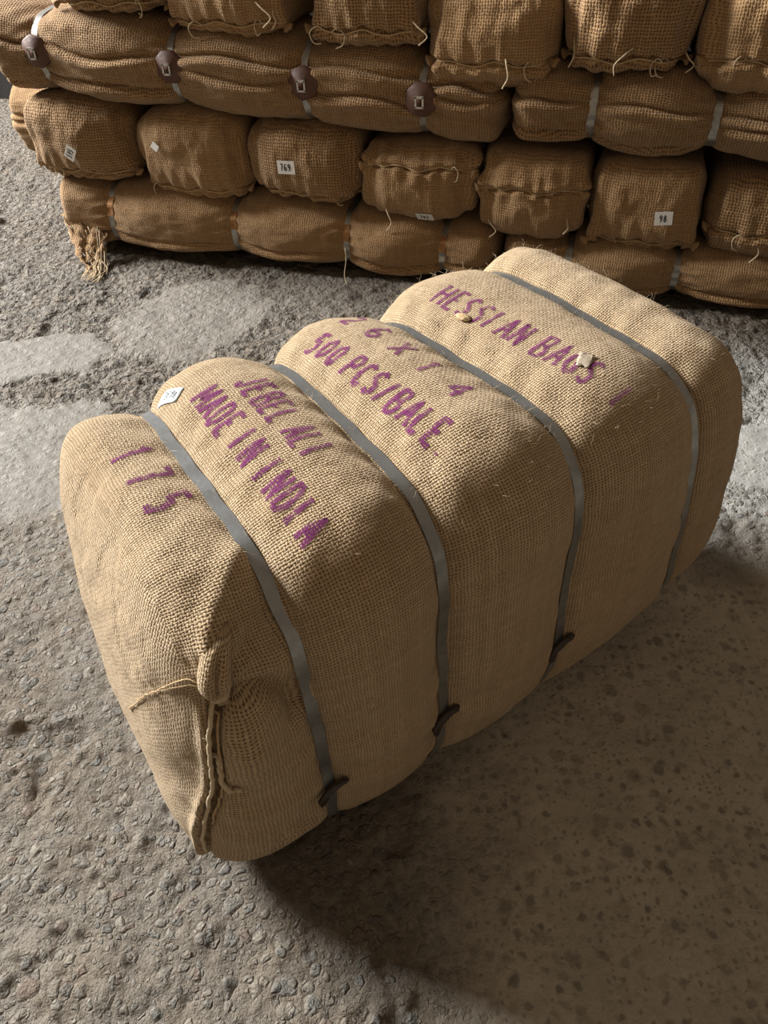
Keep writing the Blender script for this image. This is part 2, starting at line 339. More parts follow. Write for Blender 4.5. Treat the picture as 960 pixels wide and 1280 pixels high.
# ------------------------------------------------------------------ bale surface
def interp(x, xp, fp): return np.interp(x, xp, fp)
class Bale:
    """local frame: x along the length, y across, z up"""
    def __init__(s, s0, s1, st, straps, lobe, p=3.2, r=0.10, n=4.0, ns=120, npf=220, capn=26, capb=None):
        s.s0, s.s1, s.st, s.straps, s.lobe, s.p, s.r, s.n = s0, s1, st, straps, lobe, p, r, n
        t = np.linspace(0.03, 1, capn)*math.pi/2
        kc = np.sin(t)**(2/p); off = np.cos(t)**(2/p)
        rb = r if capb is None else capb
        A = [(s0+r-r*o, k) for k, o in zip(kc, off)]
        mid = [(x, 1.0) for x in np.linspace(s0+r, s1-rb, ns)[1:-1]]
        B = [(s1-rb+rb*o, k) for k, o in zip(kc[::-1], off[::-1])]
        s.S = np.array([a for a, _ in A+mid+B]); s.K = np.array([k for _, k in A+mid+B]); s.capn = capn
        th = np.linspace(0, 2*math.pi, 2001)
        e = 2/n
        y = np.sign(np.cos(th))*np.abs(np.cos(th))**e; z = np.sign(np.sin(th))*np.abs(np.sin(th))**e
        L = np.concatenate([[0], np.cumsum(np.hypot(np.diff(y), np.diff(z)))]); Lq = np.linspace(0, L[-1], npf+1)[:-1]
        s.py = np.interp(Lq, L, y); s.pz = np.interp(Lq, L, z); s.arc = Lq/L[-1]
    def lob(s, x):
        k = [s.s0-0.02]+list(s.straps)+[s.s1+0.02]; out = np.zeros_like(x)
        for i in range(len(k)-1):
            a, b = k[i], k[i+1]; fl = 0.011
            h = s.lobe[i]; m = (x >= a) & (x <= b)
            if i == 0: u = np.clip((b-fl-x)/(b-fl-a), 0, 1); v = np.clip(np.sin(u*math.pi*0.62), 0, 1)**0.6
            elif i == len(k)-2: u = np.clip((x-a-fl)/(b-a-fl), 0, 1); v = np.clip(np.sin(u*math.pi*0.62), 0, 1)**0.6
            else: u = np.clip((x-a-fl)/(b-a-2*fl), 0, 1); v = np.sin(u*math.pi)**0.6
            out = np.where(m, h*v, out)
        return out
    def grid(s, S=None, K=None, lobes=True):
        S = s.S if S is None else S; K = s.K if K is None else K
        st = s.st; a = interp(S, st['s'], st['a']); zt = interp(S, st['s'], st['zt']); zb = interp(S, st['s'], st['zb']); yc = interp(S, st['s'], st['yc'])
        lo = s.lob(S) if lobes else 0
        a = a+lo; zt = zt+lo
        if 'zl' in st: zb = np.maximum(zb+st['zl'][0]-lo*st['zl'][1], 0.003)
        zc = (zt+zb)/2; hz = (zt-zb)/2
        Yl = yc[:, None]+(a*K)[:, None]*s.py[None]
        Zl = zc[:, None]+(hz*K)[:, None]*s.pz[None]
        if 'under' in st: Yl = yc[:, None]+(Yl-yc[:, None])*(1-st['under']*np.clip(1-Zl/0.22, 0, 1)**1.5)
        sk = interp(S, st['s'], st.get('sk', [0]*len(st['s']))); sz = interp(S, st['s'], st.get('sz', [0]*len(st['s'])))
        if 'under' in st: Yl = Yl-(lo*0.65)[:, None]*K[:, None]*s.py[None]*np.clip(1-Zl/0.32, 0, 1)
        Xl = S[:, None]+sk[:, None]*Yl+sz[:, None]*(Zl-0.3)
        return np.stack([Xl, Yl, Zl], -1), a, zc, hz
    def build(s, name, mat, parent, disp=None, planar=0.93):
        G, a, zc, hz = s.grid()
        n0, n1 = G.shape[:2]
        # normals by finite difference
        du = np.gradient(G, axis=0); dv = np.roll(G, -1, 1)-np.roll(G, 1, 1)
        Nv = np.cross(du, dv); Nv /= np.linalg.norm(Nv, axis=-1, keepdims=True)+1e-9
        # outward check
        cen = G.mean(1, keepdims=True); mid = n0//2
        if ((G[mid]-cen[mid])*Nv[mid]).sum() < 0: Nv = -Nv
        G0 = G.copy()
        if disp is not None: G = disp(G, Nv, s)
        per = 2*math.pi*0.9*0.29
        per = float(np.linalg.norm(np.roll(G0[mid], -1, 0)-G0[mid], axis=-1).sum())
        # UVs
        arc_s = np.concatenate([[0], np.cumsum(np.linalg.norm(np.diff(G0[:, n1//4]-0, axis=0), axis=-1))])
        Fc = []; UV = []
        av = np.append(s.arc, 1.0)*per
        for i in range(n0-1):
            kk = (s.K[i]+s.K[i+1])/2
            for j in range(n1):
                j2 = (j+1) % n1
                Fc.append((i*n1+j, (i+1)*n1+j, (i+1)*n1+j2, i*n1+j2))
                if kk < planar:
                    for (ii, jj) in ((i, j), (i+1, j), (i+1, j2), (i, j2)): UV.append((G0[ii, jj, 2], G0[ii, jj, 1]))
                else:
                    UV += [(arc_s[i], av[j]), (arc_s[i+1], av[j]), (arc_s[i+1], av[j+1]), (arc_s[i], av[j+1])]
        Fc.append(tuple(range(n1))); UV += [(G0[0, j, 2], G0[0, j, 1]) for j in range(n1)]
        Fc.append(tuple((n0-1)*n1+j for j in range(n1))[::-1]); UV += [(G0[-1, j, 2], G0[-1, j, 1]) for j in range(n1)][::-1]
        o = mesh_obj(name, G.reshape(-1, 3), Fc, mat, parent, UV)
        bm = bmesh.new(); bm.from_mesh(o.data); bmesh.ops.recalc_face_normals(bm, faces=bm.faces); bm.to_mesh(o.data); bm.free()
        s.obj = o; s.bvh = BVHTree.FromPolygons([tuple(v.co) for v in o.data.vertices], [tuple(p.vertices) for p in o.data.polygons])
        return o
    def strap_ring(s, sk, off=0.0015):
        """points round the bale at axial station sk, lying on the surface"""
        G, a, zc, hz = s.grid(np.array([sk]), np.array([1.0]), True)
        return G[0]
    def strap(s, sk, width, mat, parent, name='steel_strap', thick=0.0008, lift=0.002, arc=None):
        R = s.strap_ring(sk); n = len(R); c = R.mean(0)
        V = []; Fc = []
        for j in range(n):
            t = R[(j+1) % n]-R[j-1]; t /= np.linalg.norm(t)
            axd = np.array([1.0, 0, 0]); axd -= t*axd.dot(t); axd /= np.linalg.norm(axd)
            nr = np.cross(axd, t); 
            if nr.dot(R[j]-c) < 0: nr = -nr
            # settle on the real displaced surface
            base = R[j].copy()
            h = s.bvh.ray_cast(Vector(base+nr*0.05), Vector(-nr), 0.1)
            if h[0] is not None: base = np.array(h[0])
            base = base+nr*lift
            wv = 0.0012*math.sin(j*0.35)
            for (dx, dz) in ((-width/2, 0), (width/2, 0), (width/2, thick), (-width/2, thick)):
                V.append(base+axd*(dx+wv)+nr*dz)
        # smooth ring
        V = np.array(V).reshape(n, 4, 3)
        for _ in range(9): V = (np.roll(V, 1, 0)+V*2+np.roll(V, -1, 0))/4
        V = V.reshape(-1, 3)
        for j in range(n):
            j2 = (j+1) % n
            for k in range(4):
                Fc.append((j*4+k, j*4+(k+1) % 4, j2*4+(k+1) % 4, j2*4+k))
        o = mesh_obj(name, V, Fc, mat, parent, smooth=False)
        return o
    def hit(s, org, d):
        h = s.bvh.ray_cast(Vector(org), Vector(d).normalized(), 3.0)
        return (h[0], h[1]) if h[0] is not None else (None, None)

# ------------------------------------------------------------------ vector lettering
GL = {
'A': [[(0, 0), (.4, 1), (.8, 0)], [(.15, .35), (.65, .35)]], 'B': [[(0, 0), (0, 1), (.55, 1), (.65, .8), (.5, .55), (0, .52)], [(.5, .53), (.75, .3), (.6, 0), (0, 0)]],
'C': [[(.7, .85), (.45, 1), (.15, .9), (0, .5), (.15, .1), (.45, 0), (.7, .15)]], 'D': [[(0, 0), (0, 1), (.4, 1), (.7, .75), (.7, .25), (.4, 0), (0, 0)]],
'E': [[(.65, 1), (0, 1), (0, 0), (.65, 0)], [(0, .5), (.5, .5)]], 'G': [[(.7, .85), (.4, 1), (0, .7), (0, .3), (.4, 0), (.7, .15), (.7, .45), (.4, .45)]],
'H': [[(0, 0), (0, 1)], [(.7, 0), (.7, 1)], [(0, .5), (.7, .5)]], 'I': [[(.15, 0), (.15, 1)]], 'J': [[(.55, 1), (.55, .2), (.35, 0), (.1, .05), (0, .25)]],
'L': [[(0, 1), (0, 0), (.6, 0)]], 'M': [[(0, 0), (0, 1), (.45, .3), (.9, 1), (.9, 0)]], 'N': [[(0, 0), (0, 1), (.7, 0), (.7, 1)]],
'P': [[(0, 0), (0, 1), (.5, 1), (.68, .77), (.5, .5), (0, .5)]], 'S': [[(.65, .85), (.4, 1), (.1, .9), (.05, .65), (.6, .38), (.62, .12), (.35, 0), (0, .12)]],
'/': [[(0, 0), (.6, 1)]], '0': [[(.35, 0), (.05, .25), (.05, .75), (.35, 1), (.65, .75), (.65, .25), (.35, 0)]], '1': [[(.05, .78), (.25, 1), (.25, 0)]],
'2': [[(0, .8), (.3, 1), (.62, .8), (.5, .5), (0, 0), (.65, 0)]], '3': [[(0, .9), (.35, 1), (.6, .78), (.3, .53), (.65, .28), (.35, 0), (0, .1)]],
'4': [[(.5, 0), (.5, 1), (0, .35), (.72, .35)]], '5': [[(.6, 1), (.08, 1), (.05, .58), (.45, .6), (.65, .3), (.4, 0), (0, .08)]],
'6': [[(.6, .92), (.3, 1), (.03, .5), (.1, .1), (.4, 0), (.65, .25), (.45, .52), (.08, .42)]], '7': [[(0, 1), (.62, 1), (.2, 0)]],
'8': [[(.33, .54), (.05, .75), (.33, 1), (.6, .76), (.33, .54), (0, .27), (.33, 0), (.66, .27), (.33, .54)]],
'9': [[(.6, .55), (.25, .48), (.03, .75), (.3, 1), (.62, .85), (.6, .4), (.3, 0)]], 'X': [[(0, 0), (.65, 1)], [(0, 1), (.65, 0)]], '.': [[(.05, 0), (.05, .08)]], ' ': []}
def resamp(pl, step):
    out = [pl[0]]
    for a, b in zip(pl[:-1], pl[1:]):
        L = math.hypot(b[0]-a[0], b[1]-a[1]); k = max(1, int(math.ceil(L/step)))
        out += [(a[0]+(b[0]-a[0])*i/k, a[1]+(b[1]-a[1])*i/k) for i in range(1, k+1)]
    return out
def lettering(name, text, origin, adv, up, cw, ch, sw, place, mat, parent, pitch=None, step=0.0035, seed=1):
    """origin/adv/up in a 2D surface frame, place(u,v) gives the surface point and normal"""
    rnd = random.Random(seed); V = []; Fc = []; UV = []
    x = 0
    for chx in text:
        for st in GL[chx]:
            pl = [(x+px*cw, py*ch) for px, py in st]
            pl = [(a+rnd.uniform(-.0005, .0005)*ch/0.05, b) for a, b in pl]
            pl = resamp(pl, step); prev = None
            for i, (a, b) in enumerate(pl):
                i0, i1 = pl[max(i-1, 0)], pl[min(i+1, len(pl)-1)]
                tx, ty = i1[0]-i0[0], i1[1]-i0[1]; L = math.hypot(tx, ty) or 1; tx /= L; ty /= L
                wv = sw/2*(0.85+0.3*rnd.random())
                row = []
                for sgn in (-1, 1):
                    pa, pb = a-ty*wv*sgn, b+tx*wv*sgn
                    u = origin[0]+adv[0]*pa+up[0]*pb; v = origin[1]+adv[1]*pa+up[1]*pb
                    p = place(u, v)
                    if p is None: row = None; break
                    V.append(p); UV.append((u, v)); row.append(len(V)-1)
                if row and prev: Fc.append((prev[0], prev[1], row[1], row[0]))
                prev = row
        x += (pitch if pitch else cw)*(0.6 if chx == ' ' else 1)
    uvl = [UV[i] for f in Fc for i in f]
    return mesh_obj(name, V, Fc, mat, parent, uvl)

# ------------------------------------------------------------------ MAIN BALE
PSI = 0.5839
BO = Vector((0.03628, 0.95384, 0))
MB = Matrix.Translation(BO) @ Matrix.Rotation(PSI, 4, 'Z')
main = empty('jute_bale', MB, 'large single jute bale in the foreground with violet stencilled lettering and four steel straps', 'bale')
st = {'s':  [-0.50, -0.42, -0.325, -0.127, 0.087, 0.382, 0.60],
      'a':  [0.230, 0.249, 0.252, 0.252, 0.256, 0.266, 0.230],
      'zt': [0.611, 0.624, 0.625, 0.630, 0.631, 0.632, 0.606],
      'zb': [0.01, 0.006, 0.006, 0.004, 0.004, 0.045, 0.13],
      'yc': [0.0, -0.012, -0.015, -0.02, -0.022, -0.006, 0.0],
      'sk': [0.03, 0.037, 0.037, 0.037, -0.044, -0.008, 0.0],
      'sz': [0.082, 0.015, -0.049, -0.008, 0.01, -0.16, -0.20]}
SD = np.linspace(-0.5, 0.6, 56)
from math import pi
def smooth_tab(st):
    out = {'s': list(SD)}
    for k in st:
        if k == 's': continue
        v = np.interp(SD, st['s'], st[k]); 
        for _ in range(4): v = np.concatenate([[v[0]], (v[:-2]+2*v[1:-1]+v[2:])/4, [v[-1]]])
        out[k] = list(v)
    out['under'] = 0.05
    return out
STR = [-0.325, -0.127, 0.087, 0.382]
mbale = Bale(-0.521, 0.568, smooth_tab(st), STR, [0.024, 0.034, 0.034, 0.032, 0.036], p=3.4, r=0.13, n=4.9, ns=300, npf=420, capn=70, capb=0.15)
def gauss(x, s): return np.exp(-(x/s)**2)
EAR = (-0.235, 0.30)   # y, z of the tied ear on the near end
def main_disp(G, Nv, s):
    X_, Y_, Z_ = G[..., 0], G[..., 1], G[..., 2]
    d = np.zeros(X_.shape)
    d += (fbm(X_*5+9, Y_*5+Z_*6, 3, 3)-0.5)*0.016
    d += (fbm(X_*16, Y_*16+Z_*13, 8, 3)-0.5)*0.005
    # diagonal drag wrinkles on the shaded side
    side = smoothstep(-0.16, -0.24, Y_)
    d += side*np.sin((X_*0.45+Z_)*60+fbm(X_*6, Z_*6, 12)*7)*0.0028*smoothstep(0.42, 0.62, fbm(X_*4, Z_*4, 13))
    # the tied corner: crease under the ear, pouch beside it, gathers drawn to the neck
    nm = smoothstep(-0.30, -0.37, X_)*smoothstep(0.02, -0.10, Y_)
    q = (X_+0.442+0.03*(0.5-Z_))-(Y_+0.252); zn = 0.515
    q00 = np.interp(Z_, [0, .174, .23, .29, .35, .40, .458, .52], [-.13, -.105, -.083, -.059, -.033, -.023, -.014, -.006]); gq = q-q00-0.006
    below = smoothstep(zn+0.005, zn-0.03, Z_)*smoothstep(0.02, 0.10, Z_)
    d -= nm*below*0.018*gauss(gq, 0.0085)
    d += nm*below*0.008*gauss(gq+0.018, 0.013)
    d += nm*0.028*gauss(q-0.036, 0.034)*gauss(Z_-0.425, 0.062)
    d -= nm*0.012*gauss(q-0.010, 0.02)*gauss(Z_-0.335, 0.02)
    # arc-shaped dark fold running from the neck round the pouch
    ang = np.arctan2(Z_-0.43, q-0.035); rad = np.hypot(q-0.035, (Z_-0.43)*0.8)
    d -= nm*0.024*gauss(rad-0.070, 0.011)*smoothstep(-0.5, 0.1, ang)*smoothstep(2.4, 1.9, ang)
    d -= nm*0.014*gauss(q-0.060, 0.035)*gauss(Z_-0.565, 0.035)
    d += nm*0.013*gauss(q+0.002, 0.022)*gauss(Z_-0.592, 0.038)
    rr = np.hypot(q, Z_-zn)+1e-4; an = np.arctan2(Z_-zn, q)
    d += nm*0.0045*np.sin(an*13)*gauss(rr-0.04, 0.035)*smoothstep(-0.6, -0.2, an)*smoothstep(2.2, 1.6, an)
    d -= nm*0.010*gauss(rr, 0.022)
    # low folds near the foot of the corner
    d -= nm*0.009*gauss(Z_-0.10-0.25*q, 0.010)*smoothstep(0.01, 0.05, q)*smoothstep(0.22, 0.12, q)
    d -= nm*0.007*gauss(Z_-0.17+0.2*q, 0.010)*smoothstep(0.03, 0.06, q)*smoothstep(0.16, 0.09, q)
    # dog-ear on the far upper corner and shallow dents along the end edge
    d += 0.007*gauss(X_+0.50, 0.05)*gauss(Y_-0.13, 0.05)*gauss(Z_-0.57, 0.06)
    d -= smoothstep(-0.36, -0.42, X_)*0.0025*smoothstep(0.5, 0.7, fbm(Y_*18, Z_*18+X_*10, 44, 3))*smoothstep(0.35, 0.5, Z_)
    # ripples gathered in beside each strap
    for k in s.straps:
        dd = np.abs(X_-k-0.03); d += 0.0016*np.sin((Y_*1.3-Z_)*75+fbm(Y_*6, Z_*6, 3)*5)*gauss(np.abs(X_-k)-0.03, 0.02)
    nz = 0.35
    return G+Nv*d[..., None]
mb_obj = mbale.build('hessian_wrapping', M_MAIN, main, main_disp)
for k, sx in enumerate(STR):
    sp = mbale.strap(sx, 0.0165, M_STEEL, main)

def on_top(u, v):
    h, n_ = mbale.hit((u, v, 1.0), (0, 0, -1))
    if h is None: return None
    return h+n_*0.0009 if n_.z > 0 else h-n_*0.0009

LIFT = 0.0009
def text_main(name_txt, x0, y0, y1, cw, ch, mat, sw=0.0062, dx=0.0, seed=1):
    n = len(name_txt)-0.4*name_txt.count(' '); pitch = (y0-y1)/n
    L = y0-y1; ad = (dx/L, -1.0)
    return lettering('stencil_lettering', name_txt, (x0, y0), ad, (1.0, 0.10), cw, ch, sw, on_top, mat, main, pitch=pitch, seed=seed)
text_main('175', -0.418, 0.060, -0.112, 0.024, 0.054, M_INK, 0.0085, seed=2)
text_main('JEBEL ALI', -0.224, 0.086, -0.124, 0.0198, 0.047, M_INK, 0.0075, -0.008, seed=3)
text_main('MADE IN INDIA', -0.286, 0.098, -0.232, 0.0209, 0.042, M_INK, 0.0078, -0.016, seed=4)
text_main('26X14', -0.006, 0.160, -0.165, 0.034, 0.042, M_INK, 0.0075, -0.004, seed=5)
text_main('500 PCS/BALE.', -0.088, 0.132, -0.212, 0.0220, 0.042, M_INK, 0.0076, 0.0, seed=6)
text_main('HESSIAN BAGS', 0.146, 0.128, -0.205, 0.0232, 0.050, M_INK, 0.0070, 0.016, seed=7)
text_main('I', 0.172, -0.232, -0.26, 0.02, 0.045, M_INKF, 0.0070, 0, seed=8)

def sheet(name, cx, cy, w_, h_, ang, place, mat, parent, n=5, edge=0.0):
    V = []; Fc = []
    for j in range(n+1):
        for i in range(n+1):
            a, b = (i/n-0.5)*w_, (j/n-0.5)*h_
            if edge: a += random.uniform(-edge, edge); b += random.uniform(-edge, edge)
            V.append(place(cx+a*math.cos(ang)-b*math.sin(ang), cy+a*math.sin(ang)+b*math.cos(ang)))
    for j in range(n):
        for i in range(n):
            a = j*(n+1)+i; Fc.append((a, a+1, a+n+2, a+n+1))
    o = mesh_obj(name, V, Fc, mat, parent)
    md = o.modifiers.new('thick', 'SOLIDIFY'); md.thickness = 0.0003; md.offset = 1
    return o
tg = sheet('paper_tag', -0.297, 0.146, 0.034, 0.026, -0.95, on_top, M_PAPERB, main); tag(tg, 'small pale blue paper sticker')
def on_tag(u, v):
    p = on_top(u, v); return None if p is None else p+Vector((0, 0, 0.0022))
lettering('printed_number', '378', (-0.3075, 0.1520), (0.58, -0.81), (0.81, 0.58), 0.0055, 0.0110, 0.0020, on_tag, M_PRINT, tg, pitch=0.0072, step=0.002)
# torn film and tuft lying in the weave of the third panel
fm = sheet('torn_film_scrap', 0.197, -0.160, 0.030, 0.020, 0.5, lambda u, v: on_top(u, v)+Vector((0, 0, 0.0006+0.0012*random.random())), M_POLY, main, 6, 0.0022)

# --- fibres: short loose jute hairs on the upper silhouette, one part
def fibres(bale, name, parent, count, region, mat, seed, L=(0.006, 0.018), r=0.00022):
    rnd = random.Random(seed); V = []; Fc = []
    vs_ = bale.obj.data.vertices; n = len(vs_); tries = 0; made = 0
    while made < count and tries < count*60:
        tries += 1
        v = vs_[rnd.randrange(n)]
        if not region(v.co): continue
        nn = v.normal; p = v.co.copy()
        d = (nn*rnd.uniform(.3, 1)+Vector((rnd.uniform(-1, 1), rnd.uniform(-1, 1), rnd.uniform(-1, 1)))*0.8).normalized()
        ln = rnd.uniform(*L); pts = [p, p+d*ln*0.4, p+d*ln*0.75+Vector((rnd.uniform(-1, 1), rnd.uniform(-1, 1), rnd.uniform(-1, .5)))*ln*0.25, p+d*ln+Vector((rnd.uniform(-1, 1), rnd.uniform(-1, 1), rnd.uniform(-1, .3)))*ln*0.4]
        v2, f2 = tube(pts, r, None, None, n=3, taper=0.6); o = len(V); V += v2; Fc += [tuple(a+o for a in f) for f in f2]; made += 1
    ob = mesh_obj(name, V, Fc, mat, parent); tag(ob, kind='stuff'); return ob
fibres(mbale, 'loose_fibres', main, 2600, lambda c: c.z > 0.25, M_CORDP, 3)

# --- surface paths on the main bale (local x, y, z), pulled on to the cloth
def snap(p, lift=0.0015, b=None):
    b = b or mbale
    loc, nrm, _, _ = b.bvh.find_nearest(Vector(p))
    c = Vector((0.05, 0, 0.3))
    if (loc-c).dot(nrm) < 0: nrm = -nrm
    return loc+nrm*lift
def path(pts, lift=0.0015, m=8, wig=0.0, b=None):
    out = []
    for i, p in enumerate(catmull(pts, m)):
        p = snap(p, lift, b); out.append(p+Vector((wig*math.sin(i*1.3), wig*math.cos(i*0.9), 0)))
    return out

# tied ear, its lashing and the hanging cords at the near upright corner
def cq(q, z, lift=0.0015):
    return snap((-0.442-0.03*(0.5-z)+q/2, -0.252-q/2, z), lift)
outd = Vector((-0.74, -0.67, 0.0)).normalized(); tang = Vector((0.67, -0.74, 0)).normalized()
nk = cq(0.004, 0.527, 0.0)
ringsp = [(-0.020, 0.009, 0.000), (-0.006, 0.008, 0.002), (0.000, 0.0085, 0.005), (0.008, 0.013, 0.008), (0.020, 0.0195, 0.008), (0.036, 0.0205, 0.005), (0.050, 0.019, -0.002), (0.064, 0.017, -0.013), (0.074, 0.013, -0.024), (0.078, 0.005, -0.032)]
V = []; Fc = []; UV = []; n = 40
pr = catmull([(a, b, c) for a, b, c in ringsp], 4); pr = [p for p in pr]
for i, p in enumerate(pr):
    for k in range(n):
        a = 2*math.pi*k/n
        slit = math.exp(-((math.atan2(math.sin(a-1.05), math.cos(a-1.05)))/0.22)**2)*smoothstep(0.004, 0.02, np.array(p.x))*smoothstep(0.07, 0.05, np.array(p.x))
        fold = 0.10*math.sin(a*5+p.x*40)*smoothstep(0.03, 0.0, np.array(p.x))
        rr = max(p.y, 0.0005)*(1-0.55*float(slit)+float(fold))
        c = nk+Vector((0, 0, p.x))+outd*(p.z)+tang*(0.002+0.05*p.x)
        V.append(c+tang*(rr*0.92*math.cos(a))+outd*(rr*math.sin(a))); UV.append((p.x, a*0.02))
for i in range(len(pr)-1):
    for k in range(n): Fc.append((i*n+k, i*n+(k+1) % n, (i+1)*n+(k+1) % n, (i+1)*n+k))
Fc.append(tuple(range(n))[::-1]); Fc.append(tuple((len(pr)-1)*n+k for k in range(n)))
mesh_obj('tied_ear', V, Fc, M_MAIN, main, [UV[i] for f in Fc for i in f])
wrapP = []
for k in range(44):
    a = k*0.5; c = nk+Vector((0, 0, -0.005+0.00018*k))+outd*0.003
    wrapP.append(c+tang*(0.0115*math.cos(a))+outd*(0.0125*math.sin(a)))
tube(wrapP, 0.0014, M_CORDP, 'ear_lashing', main)
def corner_path(pts, lift, wig): return [cq(q+wig*math.sin(z*90), z, lift+0.001*math.sin(z*60)) for q, z in [(p.x, p.z) for p in catmull([(a, 0, b) for a, b in pts], 8)]]
tube(path([(-.449, -.247, .512), (-.46, -.258, .489), (-.47, -.265, .458), (-.476, -.26, .404), (-.482, -.254, .353), (-.494, -.239, .29), (-.504, -.223, .231), (-.511, -.206, .174), (-.514, -.19, .12)], 0.006, 8, 0.0004), 0.0030, M_CORDP, 'hanging_cord', main)
tube(path([(-.446, -.252, .510), (-.456, -.264, .475), (-.466, -.268, .43), (-.474, -.262, .37), (-.486, -.250, .30), (-.496, -.236, .24)], 0.004, 8, 0.0), 0.0018, M_CORD, 'hanging_cord', main)
tube(path([(-.468, -.262, .425), (-.466, -.263, .405), (-.467, -.262, .377), (-.462, -.264, .350), (-.452, -.268, .338)], 0.005, 6, 0.001), 0.0036, M_CORDP, 'frayed_seam_edge', main)
for sgn in (0, 1):
    tube(path([(-0.452, -0.252, .545-0.004*sgn), (-0.469, -0.237, .547-0.010*sgn), (-0.488, -0.212, .520-0.006*sgn), (-0.508, -0.169, .468+0.003*sgn), (-0.520, -0.115, .396), (-0.527, -0.075, .345-0.004*sgn)], 0.002, 8, 0.0003), 0.0009, M_CORD, 'loose_twine', main)
# burls and mended spots near the upper end edge
def burl(p, r, mat=M_MAIN, nm='cloth_burl'):
    c = snap(p, r*0.2); bm = bmesh.new(); bmesh.ops.create_icosphere(bm, subdivisions=3, radius=r)
    for v in bm.verts: v.co = c+Vector((v.co.x, v.co.y*1.5, v.co.z*0.35))*(1+0.25*noise.noise(v.co*300))
    me = bpy.data.meshes.new(nm); bm.to_mesh(me); bm.free(); me.materials.append(mat); me.polygons.foreach_set('use_smooth', [True]*len(me.polygons))
    o = bpy.data.objects.new(nm, me); C.objects.link(o); o.parent = main; return o
burl((0.148, 0.047, 0.66), 0.0095, M_CORD, 'jute_tuft')
# strap buckles low on the shaded side
def buckle(bale, sx, zc, parent, tilt=0.6):
    R = bale.strap_ring(sx); R = R[R[:, 1] < 0]; pt = R[np.argmin(np.abs(R[:, 2]-zc))]
    loc, nrm, _, _ = bale.bvh.find_nearest(Vector(pt))
    if nrm.y > 0: nrm = -nrm
    ux = Vector((1, 0, 0)); uz = nrm.cross(ux).normalized() if nrm.cross(ux).z > 0 else -nrm.cross(ux).normalized()
    c, s_ = math.cos(tilt), math.sin(tilt); a = ux*c+uz*s_; b = uz*c-ux*s_
    base = loc+nrm*0.004
    # twisted leather-like pad, pointed at both ends
    out = [(-0.030, -0.006), (-0.024, 0.008), (-0.008, 0.011), (0.010, 0.010), (0.027, 0.012), (0.031, 0.002), (0.022, -0.010), (0.006, -0.009), (-0.010, -0.010), (-0.026, -0.013)]
    V = [base+a*x+b*y+nrm*(0.006*abs(x)/0.03) for x, y in out]+[base+a*x+b*y+nrm*(0.003+0.008*abs(x)/0.03) for x, y in out]
    n = len(out); Fc = [tuple(range(n))[::-1], tuple(range(n, 2*n))]+[(i, (i+1) % n, n+(i+1) % n, n+i) for i in range(n)]
    pd = mesh_obj('buckle', V, Fc, M_DARKPAD, parent, smooth=False); tag(pd, 'dark strap buckle')
    cb = base+nrm*0.0045
    bm = bmesh.new()
    def bx(cc, x, y, z):
        r_ = bmesh.ops.create_cube(bm, size=1.0)
        for v in r_['verts']: v.co = cc+a*(v.co.x*x)+b*(v.co.y*y)+nrm*(v.co.z*z)
    bx(cb+b*0.006, 0.024, 0.0035, 0.004); bx(cb-b*0.006, 0.024, 0.0035, 0.004); bx(cb+a*0.011, 0.0035, 0.014, 0.004); bx(cb-a*0.011, 0.0035, 0.014, 0.004); bx(cb+nrm*0.0015, 0.003, 0.016, 0.003)
    me = bpy.data.meshes.new('buckle_clip'); bm.to_mesh(me); bm.free(); me.materials.append(M_CLIP)
    o = bpy.data.objects.new('buckle_clip', me); C.objects.link(o); o.parent = pd
for sx, zc in ((STR[0], 0.215), (STR[1], 0.225), (STR[2], 0.225)): buckle(mbale, sx, zc, main)

# ------------------------------------------------------------------ STACK
def stack_matrix(t, d, z, axis):
    if axis == 'T': x, y = T, Nn
    else: x, y = Nn, -T
    R = Matrix((x, y, Vector((0, 0, 1)))).transposed().to_4x4()
    return Matrix.Translation(wp(t, d, z)) @ R

def pad_disc(bale, sx, z, parent):
    h = bale.bvh.ray_cast(Vector((sx, -1, z)), Vector((0, 1, 0)))
    if h[0] is None: return
    base = h[0]+Vector((0, -0.024, 0)); n = 22; V = []; Fc = []
    rr = [0.050*(1+0.04*math.sin(k*2.3+sx*9)) for k in range(n)]
    for (dy, f) in ((0.004, 1.0), (-0.002, 1.0), (-0.004, 0.9), (-0.0045, 0.0)):
        for k in range(n):
            a = 2*math.pi*k/n; r = rr[k]*f
            V.append(base+Vector((r*math.cos(a), dy+0.016*(r/0.05)**2, r*0.95*math.sin(a))))
    for q_ in range(3):
        for k in range(n): Fc.append((q_*n+k, q_*n+(k+1) % n, (q_+1)*n+(k+1) % n, (q_+1)*n+k))
    Fc.append(tuple(range(n))[::-1])
    pd = mesh_obj('rubber_pad', V, Fc, M_PAD, parent); tag(pd, 'round red-brown pad under the strap clip')
    bm = bmesh.new()
    for (dx, dz, sx_, sz_) in ((0, 0.012, 0.026, 0.007), (-0.011, -0.002, 0.005, 0.030), (0.011, -0.002, 0.005, 0.030), (0, -0.016, 0.026, 0.005)):
        r_ = bmesh.ops.create_cube(bm, size=1.0)
        for v in r_['verts']: v.co = base+Vector((dx+v.co.x*sx_, -0.008+v.co.y*0.006, dz+v.co.z*sz_))
    me = bpy.data.meshes.new('strap_clip'); bm.to_mesh(me); bm.free(); me.materials.append(M_CLIP)
    o = bpy.data.objects.new('strap_clip', me); C.objects.link(o); o.parent = pd

